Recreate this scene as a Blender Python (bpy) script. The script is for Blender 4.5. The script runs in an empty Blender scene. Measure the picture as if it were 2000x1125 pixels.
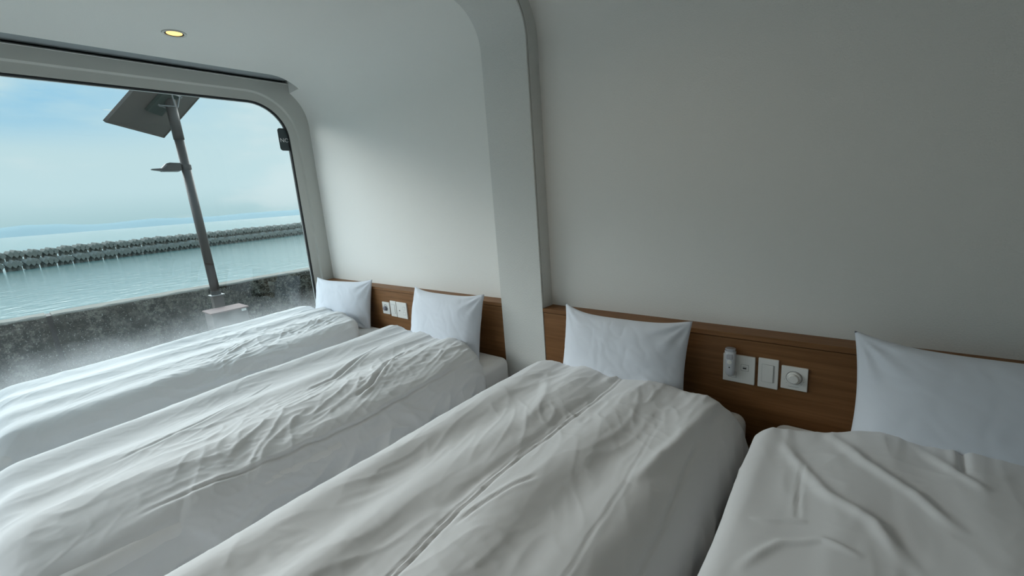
import bpy, bmesh, math, random
import numpy as np
from mathutils import Matrix, Vector

scene = bpy.context.scene
COL = scene.collection
H = 1.5                      # camera height above the room floor; z below is measured from the floor

# ------------------------------------------------------------------ camera
R = [[0.76727856, 0.07490242, -0.63692483],
     [0.63691117, -0.20517486, 0.74313352],
     [-0.07501847, -0.97585496, -0.20513246]]
cam_data = bpy.data.cameras.new('camera')
cam_data.sensor_width = 36.0
cam_data.lens = 834.0 / 2000.0 * 36.0
cam_data.clip_start = 0.02
cam_data.clip_end = 20000
cam = bpy.data.objects.new('camera', cam_data)
COL.objects.link(cam)
M = Matrix(((R[0][0], -R[0][1], -R[0][2], 0),
            (R[1][0], -R[1][1], -R[1][2], 0),
            (R[2][0], -R[2][1], -R[2][2], H),
            (0, 0, 0, 1)))
cam.matrix_world = M
scene.camera = cam

# ------------------------------------------------------------------ exposure
scene.view_settings.view_transform = 'Standard'
scene.view_settings.look = 'None'
scene.view_settings.exposure = 0.0
scene.view_settings.gamma = 1.0
scene.view_settings.use_curve_mapping = False

# ------------------------------------------------------------------ sky
DOME_GAIN = 11.5
w = bpy.data.worlds.new('sky'); scene.world = w; w.use_nodes = True
nt = w.node_tree; nt.nodes.clear()
def N(t, **k):
    n = nt.nodes.new(t)
    for a, b in k.items(): setattr(n, a, b)
    return n
def LK(a, b): nt.links.new(a, b)
tc = N('ShaderNodeTexCoord')
sep = N('ShaderNodeSeparateXYZ'); LK(tc.outputs['Generated'], sep.inputs[0])
mp = N('ShaderNodeMapping'); mp.inputs['Scale'].default_value = (1.0, 1.0, 3.2)
LK(tc.outputs['Generated'], mp.inputs[0])
cl = N('ShaderNodeTexNoise'); cl.inputs['Scale'].default_value = 3.4; cl.inputs['Detail'].default_value = 6; cl.inputs['Roughness'].default_value = 0.5
LK(mp.outputs[0], cl.inputs['Vector'])
# altitude gradient: hazy near the sea, clearer blue higher up
def maprange(src, a, b, c, d, smooth=False):
    m = N('ShaderNodeMapRange'); m.interpolation_type = 'SMOOTHSTEP' if smooth else 'LINEAR'
    m.inputs['From Min'].default_value = a; m.inputs['From Max'].default_value = b
    m.inputs['To Min'].default_value = c; m.inputs['To Max'].default_value = d
    LK(src, m.inputs['Value']); return m.outputs['Result']
def math2(op, a, b):
    m = N('ShaderNodeMath', operation=op)
    for i, v in enumerate((a, b)):
        if isinstance(v, (int, float)): m.inputs[i].default_value = v
        else: LK(v, m.inputs[i])
    return m.outputs[0]
def mixc(f, a, b):
    m = N('ShaderNodeMix', data_type='RGBA')
    if isinstance(f, (int, float)): m.inputs[0].default_value = f
    else: LK(f, m.inputs[0])
    for s, v in ((6, a), (7, b)):
        if isinstance(v, tuple): m.inputs[s].default_value = (*v, 1)
        else: LK(v, m.inputs[s])
    return m.outputs[2]
haze = maprange(sep.outputs['Z'], 0.0, 0.07, 0.0, 1.0, True)
blue_alt = maprange(sep.outputs['Z'], 0.11, 0.22, 0.0, 1.0, True)
side = maprange(sep.outputs['Y'], -0.05, 0.33, 1.0, 0.22, True)
gap = maprange(cl.outputs['Fac'], 0.36, 0.60, 1.0, 0.15, True)
bl = math2('MULTIPLY', math2('MULTIPLY', blue_alt, side), gap)
wh = maprange(cl.outputs['Fac'], 0.50, 0.66, 0.0, 0.55, True)
base = mixc(haze, (0.45, 0.66, 0.71), (0.60, 0.80, 0.855))
cloudy = mixc(wh, base, (0.75, 0.86, 0.89))
skyc = mixc(bl, cloudy, (0.15, 0.53, 0.86))
up = math2('MULTIPLY', maprange(sep.outputs['Z'], 0.235, 0.30, 0.0, 1.0, True), maprange(sep.outputs['Z'], 0.34, 0.62, 1.0, 0.13, True))
seaward = maprange(sep.outputs['X'], -0.30, 0.15, 1.0, 0.12, True)
glow = math2('MULTIPLY', up, seaward)          # seaward sky band above the view, brightened to light the room
gain = maprange(glow, 0.0, 1.0, 1.0, DOME_GAIN)
skyc = mixc(glow, skyc, (1.0, 0.985, 0.955))
bg = N('ShaderNodeBackground')
LK(skyc, bg.inputs['Color']); LK(gain, bg.inputs['Strength'])
out = N('ShaderNodeOutputWorld'); LK(bg.outputs[0], out.inputs[0])

# ------------------------------------------------------------------ helpers
def obj(name, verts, faces, mat=None, parent=None, smooth=False, uvz=None):
    me = bpy.data.meshes.new(name)
    me.from_pydata([tuple(map(float, v)) for v in verts], [], [tuple(int(i) for i in f) for f in faces])
    me.update()
    if smooth:
        for p in me.polygons: p.use_smooth = True
    if mat: me.materials.append(mat)
    o = bpy.data.objects.new(name, me); COL.objects.link(o)
    if parent is not None: o.parent = parent
    return o
def from_bm(name, bm, mat=None, parent=None, smooth=False):
    bmesh.ops.recalc_face_normals(bm, faces=bm.faces[:])
    me = bpy.data.meshes.new(name); bm.to_mesh(me); bm.free()
    if smooth:
        for p in me.polygons: p.use_smooth = True
    if mat: me.materials.append(mat)
    o = bpy.data.objects.new(name, me); COL.objects.link(o)
    if parent is not None: o.parent = parent
    return o
def box(bm, x0, x1, y0, y1, z0, z1, bevel=0.0, seg=2, mtx=None):
    b = bmesh.new()
    bmesh.ops.create_cube(b, size=1.0)
    for v in b.verts:
        v.co = Vector(((x0 + x1) / 2 + v.co.x * (x1 - x0), (y0 + y1) / 2 + v.co.y * (y1 - y0), (z0 + z1) / 2 + v.co.z * (z1 - z0)))
    if bevel > 0:
        bmesh.ops.bevel(b, geom=b.edges[:], offset=bevel, segments=seg, affect='EDGES', profile=0.5)
    if mtx is not None: bmesh.ops.transform(b, matrix=mtx, verts=b.verts[:])
    join(bm, b)
def join(bm, b):
    me = bpy.data.meshes.new('tmp'); b.to_mesh(me); b.free(); bm.from_mesh(me); bpy.data.meshes.remove(me)
def cyl(bm, p0, p1, r0, r1=None, seg=24, caps=True):
    p0 = Vector(p0); p1 = Vector(p1); r1 = r0 if r1 is None else r1
    d = (p1 - p0); q = Vector((0, 0, 1)).rotation_difference(d.normalized()).to_matrix()
    a = [bm.verts.new(p0 + q @ Vector((r0 * math.cos(t), r0 * math.sin(t), 0))) for t in [2 * math.pi * i / seg for i in range(seg)]]
    b = [bm.verts.new(p1 + q @ Vector((r1 * math.cos(t), r1 * math.sin(t), 0))) for t in [2 * math.pi * i / seg for i in range(seg)]]
    for i in range(seg):
        j = (i + 1) % seg; bm.faces.new((a[i], a[j], b[j], b[i]))
    if caps: bm.faces.new(a[::-1]); bm.faces.new(b)
def lathe(bm, prof, c, axis='z', seg=48, close=False):
    rings = []
    for r, h in prof:
        ring = []
        for i in range(seg):
            t = 2 * math.pi * i / seg
            if axis == 'z': p = (c[0] + r * math.cos(t), c[1] + r * math.sin(t), c[2] + h)
            else: p = (c[0] + r * math.cos(t), c[1] + h, c[2] + r * math.sin(t))
            ring.append(bm.verts.new(p))
        rings.append(ring)
    for a, b in zip(rings[:-1], rings[1:]):
        for i in range(seg):
            j = (i + 1) % seg; bm.faces.new((a[i], a[j], b[j], b[i]))
    if close: bm.faces.new(rings[0][::-1]); bm.faces.new(rings[-1])
def thing(name, label, cat, loc=(0, 0, 0), group=None):
    o = bpy.data.objects.new(name, None); COL.objects.link(o); o.location = loc
    o.empty_display_size = 0.1
    tag(o, label, cat, group); return o
def tag(o, label, cat, group=None):
    o['label'] = label; o['category'] = cat
    if group: o['group'] = group
    return o
def struct(o):
    o['kind'] = 'structure'; return o
def reparent(o, root):          # parts are modelled in world space: move them into the root's space
    o.parent = root; o.location = -Vector(root.location) if root else (0, 0, 0)
    return o

# ------------------------------------------------------------------ materials
def mat(name, color, rough=0.6, metal=0.0, spec=0.5, bump=None, var=None, sheen=0.0):
    m = bpy.data.materials.new(name); m.use_nodes = True
    t = m.node_tree; b = t.nodes['Principled BSDF']
    b.inputs['Base Color'].default_value = (*color, 1); b.inputs['Roughness'].default_value = rough
    b.inputs['Metallic'].default_value = metal; b.inputs['Specular IOR Level'].default_value = spec
    if sheen: b.inputs['Sheen Weight'].default_value = sheen
    tcn = t.nodes.new('ShaderNodeTexCoord')
    if bump:
        sc, st, dist = bump
        n = t.nodes.new('ShaderNodeTexNoise'); n.inputs['Scale'].default_value = sc; n.inputs['Detail'].default_value = 4
        t.links.new(tcn.outputs['Object'], n.inputs['Vector'])
        bn = t.nodes.new('ShaderNodeBump'); bn.inputs['Strength'].default_value = st; bn.inputs['Distance'].default_value = dist
        t.links.new(n.outputs['Fac'], bn.inputs['Height']); t.links.new(bn.outputs[0], b.inputs['Normal'])
    if var:
        sc, c2 = var
        n = t.nodes.new('ShaderNodeTexNoise'); n.inputs['Scale'].default_value = sc; n.inputs['Detail'].default_value = 5
        t.links.new(tcn.outputs['Object'], n.inputs['Vector'])
        mx = t.nodes.new('ShaderNodeMix'); mx.data_type = 'RGBA'
        mx.inputs[6].default_value = (*color, 1); mx.inputs[7].default_value = (*c2, 1)
        t.links.new(n.outputs['Fac'], mx.inputs[0]); t.links.new(mx.outputs[2], b.inputs['Base Color'])
    return m
plaster = mat('plaster', (0.83, 0.83, 0.805), 0.85, bump=(190, 0.35, 0.004), spec=0.2)
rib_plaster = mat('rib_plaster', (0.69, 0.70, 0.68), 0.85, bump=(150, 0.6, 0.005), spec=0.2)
frame_paint = mat('frame_paint', (0.55, 0.56, 0.53), 0.5, bump=(60, 0.05, 0.002))
alu0 = mat('bright_bead', (0.75, 0.77, 0.78), 0.4)
gasket_m = mat('rubber_gasket', (0.008, 0.008, 0.010), 0.6)
slot_m = mat('slot_grey', (0.36, 0.40, 0.42), 0.6)
linen = mat('linen', (0.745, 0.755, 0.77), 0.8, spec=0.15, bump=(900, 0.06, 0.0005), sheen=0.15)
pillow_m = mat('pillow_cotton', (0.72, 0.76, 0.83), 0.8, spec=0.15, bump=(700, 0.06, 0.0005), sheen=0.15)
sheet_m = mat('sheet_cotton', (0.80, 0.80, 0.80), 0.8, spec=0.15)
mattress_m = mat('mattress_side', (0.42, 0.43, 0.43), 0.8)
base_m = mat('bed_base_fabric', (0.10, 0.09, 0.085), 0.8)
plate_m = mat('white_plastic', (0.80, 0.80, 0.78), 0.35)
plate_shade = mat('plastic_seam', (0.30, 0.30, 0.30), 0.5)
dark_m = mat('black_plastic', (0.01, 0.01, 0.01), 0.4)
torch_m = mat('frosted_plastic', (0.62, 0.64, 0.68), 0.25, spec=0.6)
torch_lens = mat('torch_reflector', (0.45, 0.46, 0.50), 0.15, metal=0.4)
floor_m = mat('floor_wood', (0.50, 0.43, 0.36), 0.5, var=(6, (0.42, 0.36, 0.30)))
chrome = mat('chrome_ring', (0.62, 0.62, 0.60), 0.3, metal=0.6)

def wood(name, c1, c2):
    m = bpy.data.materials.new(name); m.use_nodes = True
    t = m.node_tree; b = t.nodes['Principled BSDF']; b.inputs['Roughness'].default_value = 0.5
    b.inputs['Specular IOR Level'].default_value = 0.3
    tcn = t.nodes.new('ShaderNodeTexCoord'); mpn = t.nodes.new('ShaderNodeMapping')
    mpn.inputs['Scale'].default_value = (1.2, 14, 26)
    t.links.new(tcn.outputs['Object'], mpn.inputs[0])
    n = t.nodes.new('ShaderNodeTexNoise'); n.inputs['Scale'].default_value = 2.2; n.inputs['Detail'].default_value = 8; n.inputs['Roughness'].default_value = 0.62; n.inputs['Distortion'].default_value = 0.6
    t.links.new(mpn.outputs[0], n.inputs['Vector'])
    r = t.nodes.new('ShaderNodeValToRGB'); r.color_ramp.elements[0].position = 0.34; r.color_ramp.elements[1].position = 0.68
    r.color_ramp.elements[0].color = (*c1, 1); r.color_ramp.elements[1].color = (*c2, 1)
    t.links.new(n.outputs['Fac'], r.inputs[0]); t.links.new(r.outputs[0], b.inputs['Base Color'])
    bn = t.nodes.new('ShaderNodeBump'); bn.inputs['Strength'].default_value = 0.12; bn.inputs['Distance'].default_value = 0.002
    t.links.new(n.outputs['Fac'], bn.inputs['Height']); t.links.new(bn.outputs[0], b.inputs['Normal'])
    return m
oak = wood('oak_veneer', (0.165, 0.073, 0.024), (0.245, 0.116, 0.045))

def glass_mat():
    m = bpy.data.materials.new('window_glass'); m.use_nodes = True
    t = m.node_tree; t.nodes.clear()
    tr = t.nodes.new('ShaderNodeBsdfTransparent'); tr.inputs[0].default_value = (0.97, 0.99, 0.985, 1)
    gl = t.nodes.new('ShaderNodeBsdfGlossy'); gl.inputs['Roughness'].default_value = 0.0
    lw = t.nodes.new('ShaderNodeLayerWeight'); lw.inputs['Blend'].default_value = 0.5
    p = t.nodes.new('ShaderNodeMath'); p.operation = 'POWER'; p.inputs[1].default_value = 5
    t.links.new(lw.outputs['Facing'], p.inputs[0])
    a = t.nodes.new('ShaderNodeMapRange'); a.inputs['To Min'].default_value = 0.045; a.inputs['To Max'].default_value = 1.0
    t.links.new(p.outputs[0], a.inputs['Value'])
    mx = t.nodes.new('ShaderNodeMixShader'); o = t.nodes.new('ShaderNodeOutputMaterial')
    t.links.new(a.outputs[0], mx.inputs[0]); t.links.new(tr.outputs[0], mx.inputs[1]); t.links.new(gl.outputs[0], mx.inputs[2])
    # patchy whitish film on the pane, denser towards the bottom
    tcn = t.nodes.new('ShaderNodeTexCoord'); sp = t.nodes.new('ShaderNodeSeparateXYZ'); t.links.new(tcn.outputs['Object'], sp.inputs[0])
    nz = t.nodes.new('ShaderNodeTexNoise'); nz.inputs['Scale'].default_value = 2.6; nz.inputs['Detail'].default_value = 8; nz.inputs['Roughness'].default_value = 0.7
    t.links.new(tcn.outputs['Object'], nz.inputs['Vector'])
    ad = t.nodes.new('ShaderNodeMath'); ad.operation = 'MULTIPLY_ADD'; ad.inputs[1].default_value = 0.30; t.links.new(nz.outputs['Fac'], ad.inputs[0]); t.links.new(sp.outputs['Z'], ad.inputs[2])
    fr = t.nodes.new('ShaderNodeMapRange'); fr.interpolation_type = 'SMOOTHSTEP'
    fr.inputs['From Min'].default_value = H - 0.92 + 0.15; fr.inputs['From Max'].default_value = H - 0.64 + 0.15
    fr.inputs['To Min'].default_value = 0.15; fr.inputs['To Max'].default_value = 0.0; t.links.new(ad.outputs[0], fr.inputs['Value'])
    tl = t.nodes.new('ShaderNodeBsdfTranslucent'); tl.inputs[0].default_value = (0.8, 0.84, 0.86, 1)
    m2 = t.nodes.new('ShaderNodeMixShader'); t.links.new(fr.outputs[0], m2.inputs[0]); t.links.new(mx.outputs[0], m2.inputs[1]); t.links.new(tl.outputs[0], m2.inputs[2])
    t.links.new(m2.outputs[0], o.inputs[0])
    return m
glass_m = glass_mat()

# ------------------------------------------------------------------ room shell
ZC = 1.07 + H            # ceiling
YW = 1.92                # headboard wall
XG = -3.84               # glass plane side of the window wall
XF = -3.82               # face of the window frame
X_R, Y_B = 2.5, -2.7     # far right wall, wall behind the camera
RF = 0.33                # fillet between wall and ceiling
YS = 1.80                # end of the blind slot
XS = -3.65               # ceiling edge at the blind slot

# profile of wall + ceiling in the (y, z) plane from the floor up and towards the camera
prof = [(YW, 0.0), (YW, 0.6), (YW, 1.2), (YW, 1.8)]
n = 26
for i in range(n + 1):
    a = math.pi / 2 * i / n
    prof.append((YW - RF + RF * math.cos(a), ZC - RF + RF * math.sin(a)))
# wall_back: floor to the end of the curve, with the blind slot cut out of its upper left corner
def sweep(name, prof, x0, x1, m, smooth=True):
    v = []; f = []
    for y, z in prof: v += [(x0, y, z), (x1, y, z)]
    for i in range(len(prof) - 1): f.append((2 * i, 2 * i + 1, 2 * i + 3, 2 * i + 2))
    return obj(name, v, f, m, smooth=smooth)
# index where the curve reaches the slot end (y <= YS)
cut = []
for p in prof:
    if p[0] >= YS - 1e-6: cut.append(p)
a_cut = math.acos((YS - YW + RF) / RF)
pc = (YS, ZC - RF + RF * math.sin(a_cut))
cut.append(pc)
v = []; f = []
for y, z in prof: v += [(XS, y, z), (X_R, y, z)]
for i in range(len(prof) - 1): f.append((2 * i, 2 * i + 1, 2 * i + 3, 2 * i + 2))
b0 = len(v)
for y, z in cut: v += [(-3.92, y, z), (XS, y, z)]
for i in range(len(cut) - 1): f.append((b0 + 2 * i, b0 + 2 * i + 1, b0 + 2 * i + 3, b0 + 2 * i + 2))
struct(obj('wall_back', v, f, plaster, smooth=True))
# ceiling: flat part with its slot edge, and a small upstand at the edge
yc = YW - RF
struct(obj('ceiling', [(XS, yc, ZC), (X_R, yc, ZC), (X_R, Y_B + RF, ZC), (XS, Y_B + RF, ZC)], [(0, 1, 2, 3)], plaster))
prof2 = [(Y_B + RF - RF * math.sin(math.pi / 2 * i / n), ZC - RF + RF * math.cos(math.pi / 2 * i / n)) for i in range(n + 1)] + [(Y_B, 0.0)]
struct(sweep('wall_front', prof2[:-1] + [(Y_B, 2.15)], -3.92, X_R, plaster))
# unseen opening added in the wall behind the camera for fill light
DX0, DX1 = -3.6, -1.75
struct(obj('added_opening_1', [(-3.92, Y_B, 0), (DX0, Y_B, 0), (DX0, Y_B, 2.15), (-3.92, Y_B, 2.15), (DX1, Y_B, 0), (X_R, Y_B, 0), (X_R, Y_B, 2.15), (DX1, Y_B, 2.15)], [(0, 1, 2, 3), (4, 5, 6, 7)], plaster))
struct(obj('wall_right', [(X_R, Y_B, 0), (X_R, YW, 0), (X_R, YW, ZC), (X_R, Y_B, ZC)], [(0, 1, 2, 3)], plaster))
struct(obj('floor', [(-3.92, Y_B, 0), (X_R, Y_B, 0), (X_R, YW, 0), (-3.92, YW, 0)], [(0, 1, 2, 3)], floor_m))
# blind slot over the window: end wall, soffit and dark gap
bm = bmesh.new()
edge = [(YS, pc[1])] + [p for p in prof if p[0] < YS - 1e-6] + [(Y_B, ZC)]
lo = [bm.verts.new((XS, y, z)) for y, z in edge]; hi = [bm.verts.new((XS, y, ZC + 0.14)) for y, z in edge]
for i in range(len(edge) - 1): bm.faces.new((lo[i], lo[i + 1], hi[i + 1], hi[i]))
q = [bm.verts.new(p) for p in ((XS, YS, pc[1]), (-3.92, YS, pc[1]), (-3.92, YS, ZC + 0.14), (XS, YS, ZC + 0.14))]
bm.faces.new(q)
q = [bm.verts.new(p) for p in ((XS, YS, ZC + 0.14), (-3.92, YS, ZC + 0.14), (-3.92, Y_B, ZC + 0.14), (XS, Y_B, ZC + 0.14))]
bm.faces.new(q)
q = [bm.verts.new(p) for p in ((-3.92, YS, ZC + 0.14), (-3.92, YS, ZC - 0.1), (-3.92, Y_B, ZC - 0.1), (-3.92, Y_B, ZC + 0.14))]
bm.faces.new(q)
struct(from_bm('trim_1', bm, plaster))
# roller blind cassette inside the slot
bm = bmesh.new(); box(bm, -3.86, -3.70, Y_B + 0.3, YS - 0.01, H + 1.092, H + 1.19, 0.004)
t = thing('roller_blind', 'grey roller blind cassette tucked in the slot above the window', 'blind', (-3.78, 0, H + 1.09))
reparent(from_bm('cassette', bm, slot_m), t)
bm = bmesh.new(); box(bm, -3.885, -3.865, Y_B + 0.3, YS - 0.02, H + 1.084, H + 1.16, 0.002)  # black strip behind the cassette stands for the shadow line in the gap
reparent(from_bm('gap_shade_strip', bm, dark_m), t)

# ------------------------------------------------------------------ window_1: rounded frame, gasket, pane
GY1, GZ1 = 1.735, H + 0.897          # outer corner of the opening (far side, top)
GY0, GZ0 = Y_B + 0.32, 0.42          # near side, bottom (hidden)
def rrect(off, x, r=0.27, seg=14):
    y0, y1, z0, z1 = GY0 - off, GY1 + off, GZ0 - off, GZ1 + off
    rr = max(r + off, 0.01); pts = []
    for cy, cz, a0 in ((y1 - rr, z1 - rr, 0), (y0 + rr, z1 - rr, 90), (y0 + rr, z0 + rr, 180), (y1 - rr, z0 + rr, 270)):
        for i in range(seg + 1):
            a = math.radians(a0 + 90 * i / seg)
            pts.append((x, cy + rr * math.cos(a), cz + rr * math.sin(a)))
    return pts
def loft(loops, outer_rect=None):
    bm = bmesh.new(); rings = [[bm.verts.new(p) for p in L] for L in loops]
    for a, b in zip(rings[:-1], rings[1:]):
        m_ = len(a)
        for i in range(m_): bm.faces.new((a[i], a[(i + 1) % m_], b[(i + 1) % m_], b[i]))
    return bm, rings
# wall_left carries the flat field around the opening
LY1, LZ1, LY0 = 2.0, H + 1.062, Y_B - 0.02
def rect_like(x, yo, zo, seg=14, z0=-0.02):
    # a rectangle with the same vertex count as rrect, projected radially
    pts = []
    for p in rrect(0.09, x):
        cy, cz = (GY0 + GY1) / 2, (GZ0 + GZ1) / 2
        dy, dz = p[1] - cy, p[2] - cz
        hy = (yo - cy) if dy > 0 else (cy - LY0)
        hz = (zo - cz) if dz > 0 else (cz - z0)
        s = min(hy / abs(dy) if abs(dy) > 1e-6 else 1e9, hz / abs(dz) if abs(dz) > 1e-6 else 1e9)
        pts.append((x, cy + dy * s, cz + dz * s))
    return pts
bm, rg = loft([rrect(0.074, -3.833), rrect(0.086, XF), rect_like(XF, LY1, LZ1)])
fl = struct(from_bm('wall_left', bm, frame_paint))
bm = bmesh.new()       # lip along the top of the window wall
vv = [bm.verts.new(p) for p in ((XF, LY0, LZ1), (XF, YS + 0.08, LZ1), (XF + 0.004, YS + 0.08, LZ1 + 0.004), (XF + 0.004, LY0, LZ1 + 0.004),
                                (-3.862, LY0, LZ1 + 0.024), (-3.862, YS + 0.08, LZ1 + 0.024))]
bm.faces.new((vv[0], vv[1], vv[2], vv[3])); bm.faces.new((vv[3], vv[2], vv[5], vv[4]))
struct(from_bm('trim_2', bm, frame_paint))
win = struct(bpy.data.objects.new('window_1', None)); COL.objects.link(win)
win.location = (XG, 0, GZ0)
bm, _ = loft([rrect(0.012, -3.846), rrect(0.012, -3.836), rrect(0.068, -3.834), rrect(0.074, -3.833)])
reparent(from_bm('window_frame', bm, frame_paint, smooth=False), win)
bm, _ = loft([rrect(0.0, -3.856), rrect(0.0, -3.842), rrect(0.003, -3.838), rrect(0.010, -3.838), rrect(0.012, -3.846)])
reparent(from_bm('gasket', bm, gasket_m), win)
bm = bmesh.new()
a = [bm.verts.new(p) for p in rrect(0.008, -3.850)]; b = [bm.verts.new(p) for p in rrect(0.008, -3.856)]
bm.faces.new(a); bm.faces.new(b[::-1])
for i in range(len(a)): bm.faces.new((a[i], a[(i + 1) % len(a)], b[(i + 1) % len(a)], b[i]))
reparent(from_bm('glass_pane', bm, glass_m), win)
bm, _ = loft([rrect(-0.001, -3.8575), rrect(-0.005, -3.860), rrect(-0.001, -3.866), rrect(0.05, -3.866)])
reparent(from_bm('outer_bead', bm, alu0), win)
# outer reveal of the opening
bm, _ = loft([rrect(0.05, -3.858), rrect(0.16, -4.02), rect_like(-4.02, LY1 + 0.1, ZC + 0.2, z0=-0.3)])
struct(from_bm('trim_3', bm, frame_paint))
struct(obj('trim_4', [(-4.02, LY0, ZC + 0.2), (-4.02, 2.1, ZC + 0.2), (X_R + .05, 2.1, ZC + 0.2), (X_R + .05, LY0, ZC + 0.2)], [(0, 1, 2, 3)], frame_paint))

# sticker on the pane, tucked behind the gasket
st = thing('window_sticker', 'small dark sticker with white letters NO at the upper right edge of the window', 'sticker', (-3.849, 1.72, H + 0.61))
bm = bmesh.new()
sy0, sy1, sz0, sz1, rr = 1.660, 1.80, H + 0.535, H + 0.715, 0.022
pts = []
for cy, cz, a0 in ((sy1 - rr, sz1 - rr, 0), (sy0 + rr, sz1 - rr, 90), (sy0 + rr, sz0 + rr, 180), (sy1 - rr, sz0 + rr, 270)):
    for i in range(7):
        a = math.radians(a0 + 15 * i); pts.append((cy + rr * math.cos(a), cz + rr * math.sin(a)))
fa = [bm.verts.new((-3.8485, y, z)) for y, z in pts]; fb = [bm.verts.new((-3.8495, y, z)) for y, z in pts]
bm.faces.new(fa); bm.faces.new(fb[::-1])
for i in range(len(fa)): bm.faces.new((fa[i], fb[i], fb[(i + 1) % len(fa)], fa[(i + 1) % len(fa)]))
sticker_m = mat('sticker_grey', (0.045, 0.06, 0.065), 0.4); white_ink = mat('white_ink', (0.8, 0.82, 0.82), 0.5)
reparent(from_bm('backing', bm, sticker_m), st)
def text_mesh(name, body, size, m, parent, loc, rot):
    cu = bpy.data.curves.new(name, 'FONT'); cu.body = body; cu.size = size; cu.extrude = 0.0004
    tmp = bpy.data.objects.new('tmp_text', cu); COL.objects.link(tmp)
    dg = bpy.context.evaluated_depsgraph_get(); dg.update()
    me = bpy.data.meshes.new_from_object(tmp.evaluated_get(dg))
    bpy.data.objects.remove(tmp); bpy.data.curves.remove(cu)
    me.name = name; me.materials.clear(); me.materials.append(m)
    o = bpy.data.objects.new(name, me); COL.objects.link(o)
    o.matrix_world = Matrix.Translation(loc) @ rot.to_4x4()
    if parent is not None:
        o.parent = parent; o.location = Vector(loc) - Vector(parent.location)
    return o
# text plane: baseline along +Y, up along +Z, facing +X
rot = Matrix(((0, 0, 1), (1, 0, 0), (0, 1, 0)))
text_mesh('lettering', 'NO', 0.046, white_ink, st, (-3.8475, 1.668, H + 0.603), rot)

# ------------------------------------------------------------------ arch rib between the two bays
RX0, RX1, RY = -1.652, -1.352, 1.82
RZ = ZC - 0.10; RR = 0.215
path = [((RY), 0.0, (1, 0)), ((RY), 0.8, (1, 0)), ((RY), 1.6, (1, 0))]
for i in range(25):
    a = math.pi / 2 * i / 24
    path.append((RY - RR + RR * math.cos(a), RZ - RR + RR * math.sin(a), (math.cos(a), math.sin(a))))
yb = Y_B + 0.10
for i in range(25):
    a = math.pi / 2 * i / 24
    path.append((yb + RR - RR * math.sin(a), RZ - RR + RR * math.cos(a), (-math.sin(a), math.cos(a))))
path.append((yb, 0.0, (-1, 0)))
cs = [(RX0, 0.14), (RX0, 0.002), (RX0 + 0.002, 0.0), (RX1 - 0.001, 0.0), (RX1, 0.001), (RX1, 0.009), (RX1 - 0.006, 0.009), (RX1 - 0.006, 0.014), (RX1 + 0.0015, 0.014), (RX1 + 0.0015, 0.019), (RX1 - 0.001, 0.021), (RX1 - 0.001, 0.14)]
v = []; f = []; k = len(cs)
for y, z, nrm in path:
    for x, d in cs: v.append((x, y + nrm[0] * d, z + nrm[1] * d))
for i in range(len(path) - 1):
    for j in range(k - 1):
        f.append((i * k + j, i * k + j + 1, (i + 1) * k + j + 1, (i + 1) * k + j))
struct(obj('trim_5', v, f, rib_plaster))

# ------------------------------------------------------------------ headboards
HZ = H - 0.601
def headboard(x0, x1, label):
    t = thing('headboard', label, 'headboard', ((x0 + x1) / 2, 1.87, 0))
    bm = bmesh.new(); box(bm, x0, x1, RY + 0.004, YW - 0.002, 0.02, HZ - 0.024, 0.001)
    reparent(from_bm('panel', bm, oak), t)
    bm = bmesh.new(); box(bm, x0, x1, RY, YW - 0.002, HZ - 0.021, HZ, 0.0015)
    reparent(from_bm('top_ledge', bm, oak), t)
    return t
headboard(-3.815, RX0 - 0.001, 'long brown wooden headboard between the window and the white arch column')
headboard(RX1 + 0.001, X_R - 0.01, 'long brown wooden headboard to the right of the white arch column')

# ------------------------------------------------------------------ noise for cloth
def make_perlin(seed):
    rng = np.random.RandomState(seed)
    perm = rng.permutation(256); perm = np.concatenate([perm, perm])
    ang = rng.rand(256) * 2 * np.pi; gx = np.cos(ang); gy = np.sin(ang)
    def P(x, y):
        xi = np.floor(x).astype(int); yi = np.floor(y).astype(int)
        xf = x - xi; yf = y - yi; xi &= 255; yi &= 255
        u = xf**3 * (xf * (xf * 6 - 15) + 10); vv = yf**3 * (yf * (yf * 6 - 15) + 10)
        def g(ix, iy, dx, dy):
            h = perm[(perm[ix & 255] + iy) & 255]; return gx[h] * dx + gy[h] * dy
        n00 = g(xi, yi, xf, yf); n10 = g(xi + 1, yi, xf - 1, yf)
        n01 = g(xi, yi + 1, xf, yf - 1); n11 = g(xi + 1, yi + 1, xf - 1, yf - 1)
        return ((n00 * (1 - u) + n10 * u) * (1 - vv) + (n01 * (1 - u) + n11 * u) * vv) * 1.5
    return P
def sstep(x, a, b):
    t = np.clip((x - a) / (b - a), 0, 1); return t * t * (3 - 2 * t)
def ridged(n, k=1.0): return (1 - np.minimum(np.abs(n) * k, 1)) ** 2
def seg_dist(X, Y, pts):
    best = np.full(X.shape, 1e9); sgn = np.zeros(X.shape); par = np.zeros(X.shape); tot = len(pts) - 1
    for i in range(tot):
        ax, ay = pts[i]; bx, by = pts[i + 1]; dx, dy = bx - ax, by - ay; L = dx * dx + dy * dy
        t = np.clip(((X - ax) * dx + (Y - ay) * dy) / L, 0, 1)
        ex = X - ax - t * dx; ey = Y - ay - t * dy; d = np.hypot(ex, ey)
        m_ = d < best; best = np.where(m_, d, best)
        sgn = np.where(m_, np.sign(dx * ey - dy * ex), sgn); par = np.where(m_, (i + t) / tot, par)
    return best, sgn, par

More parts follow.
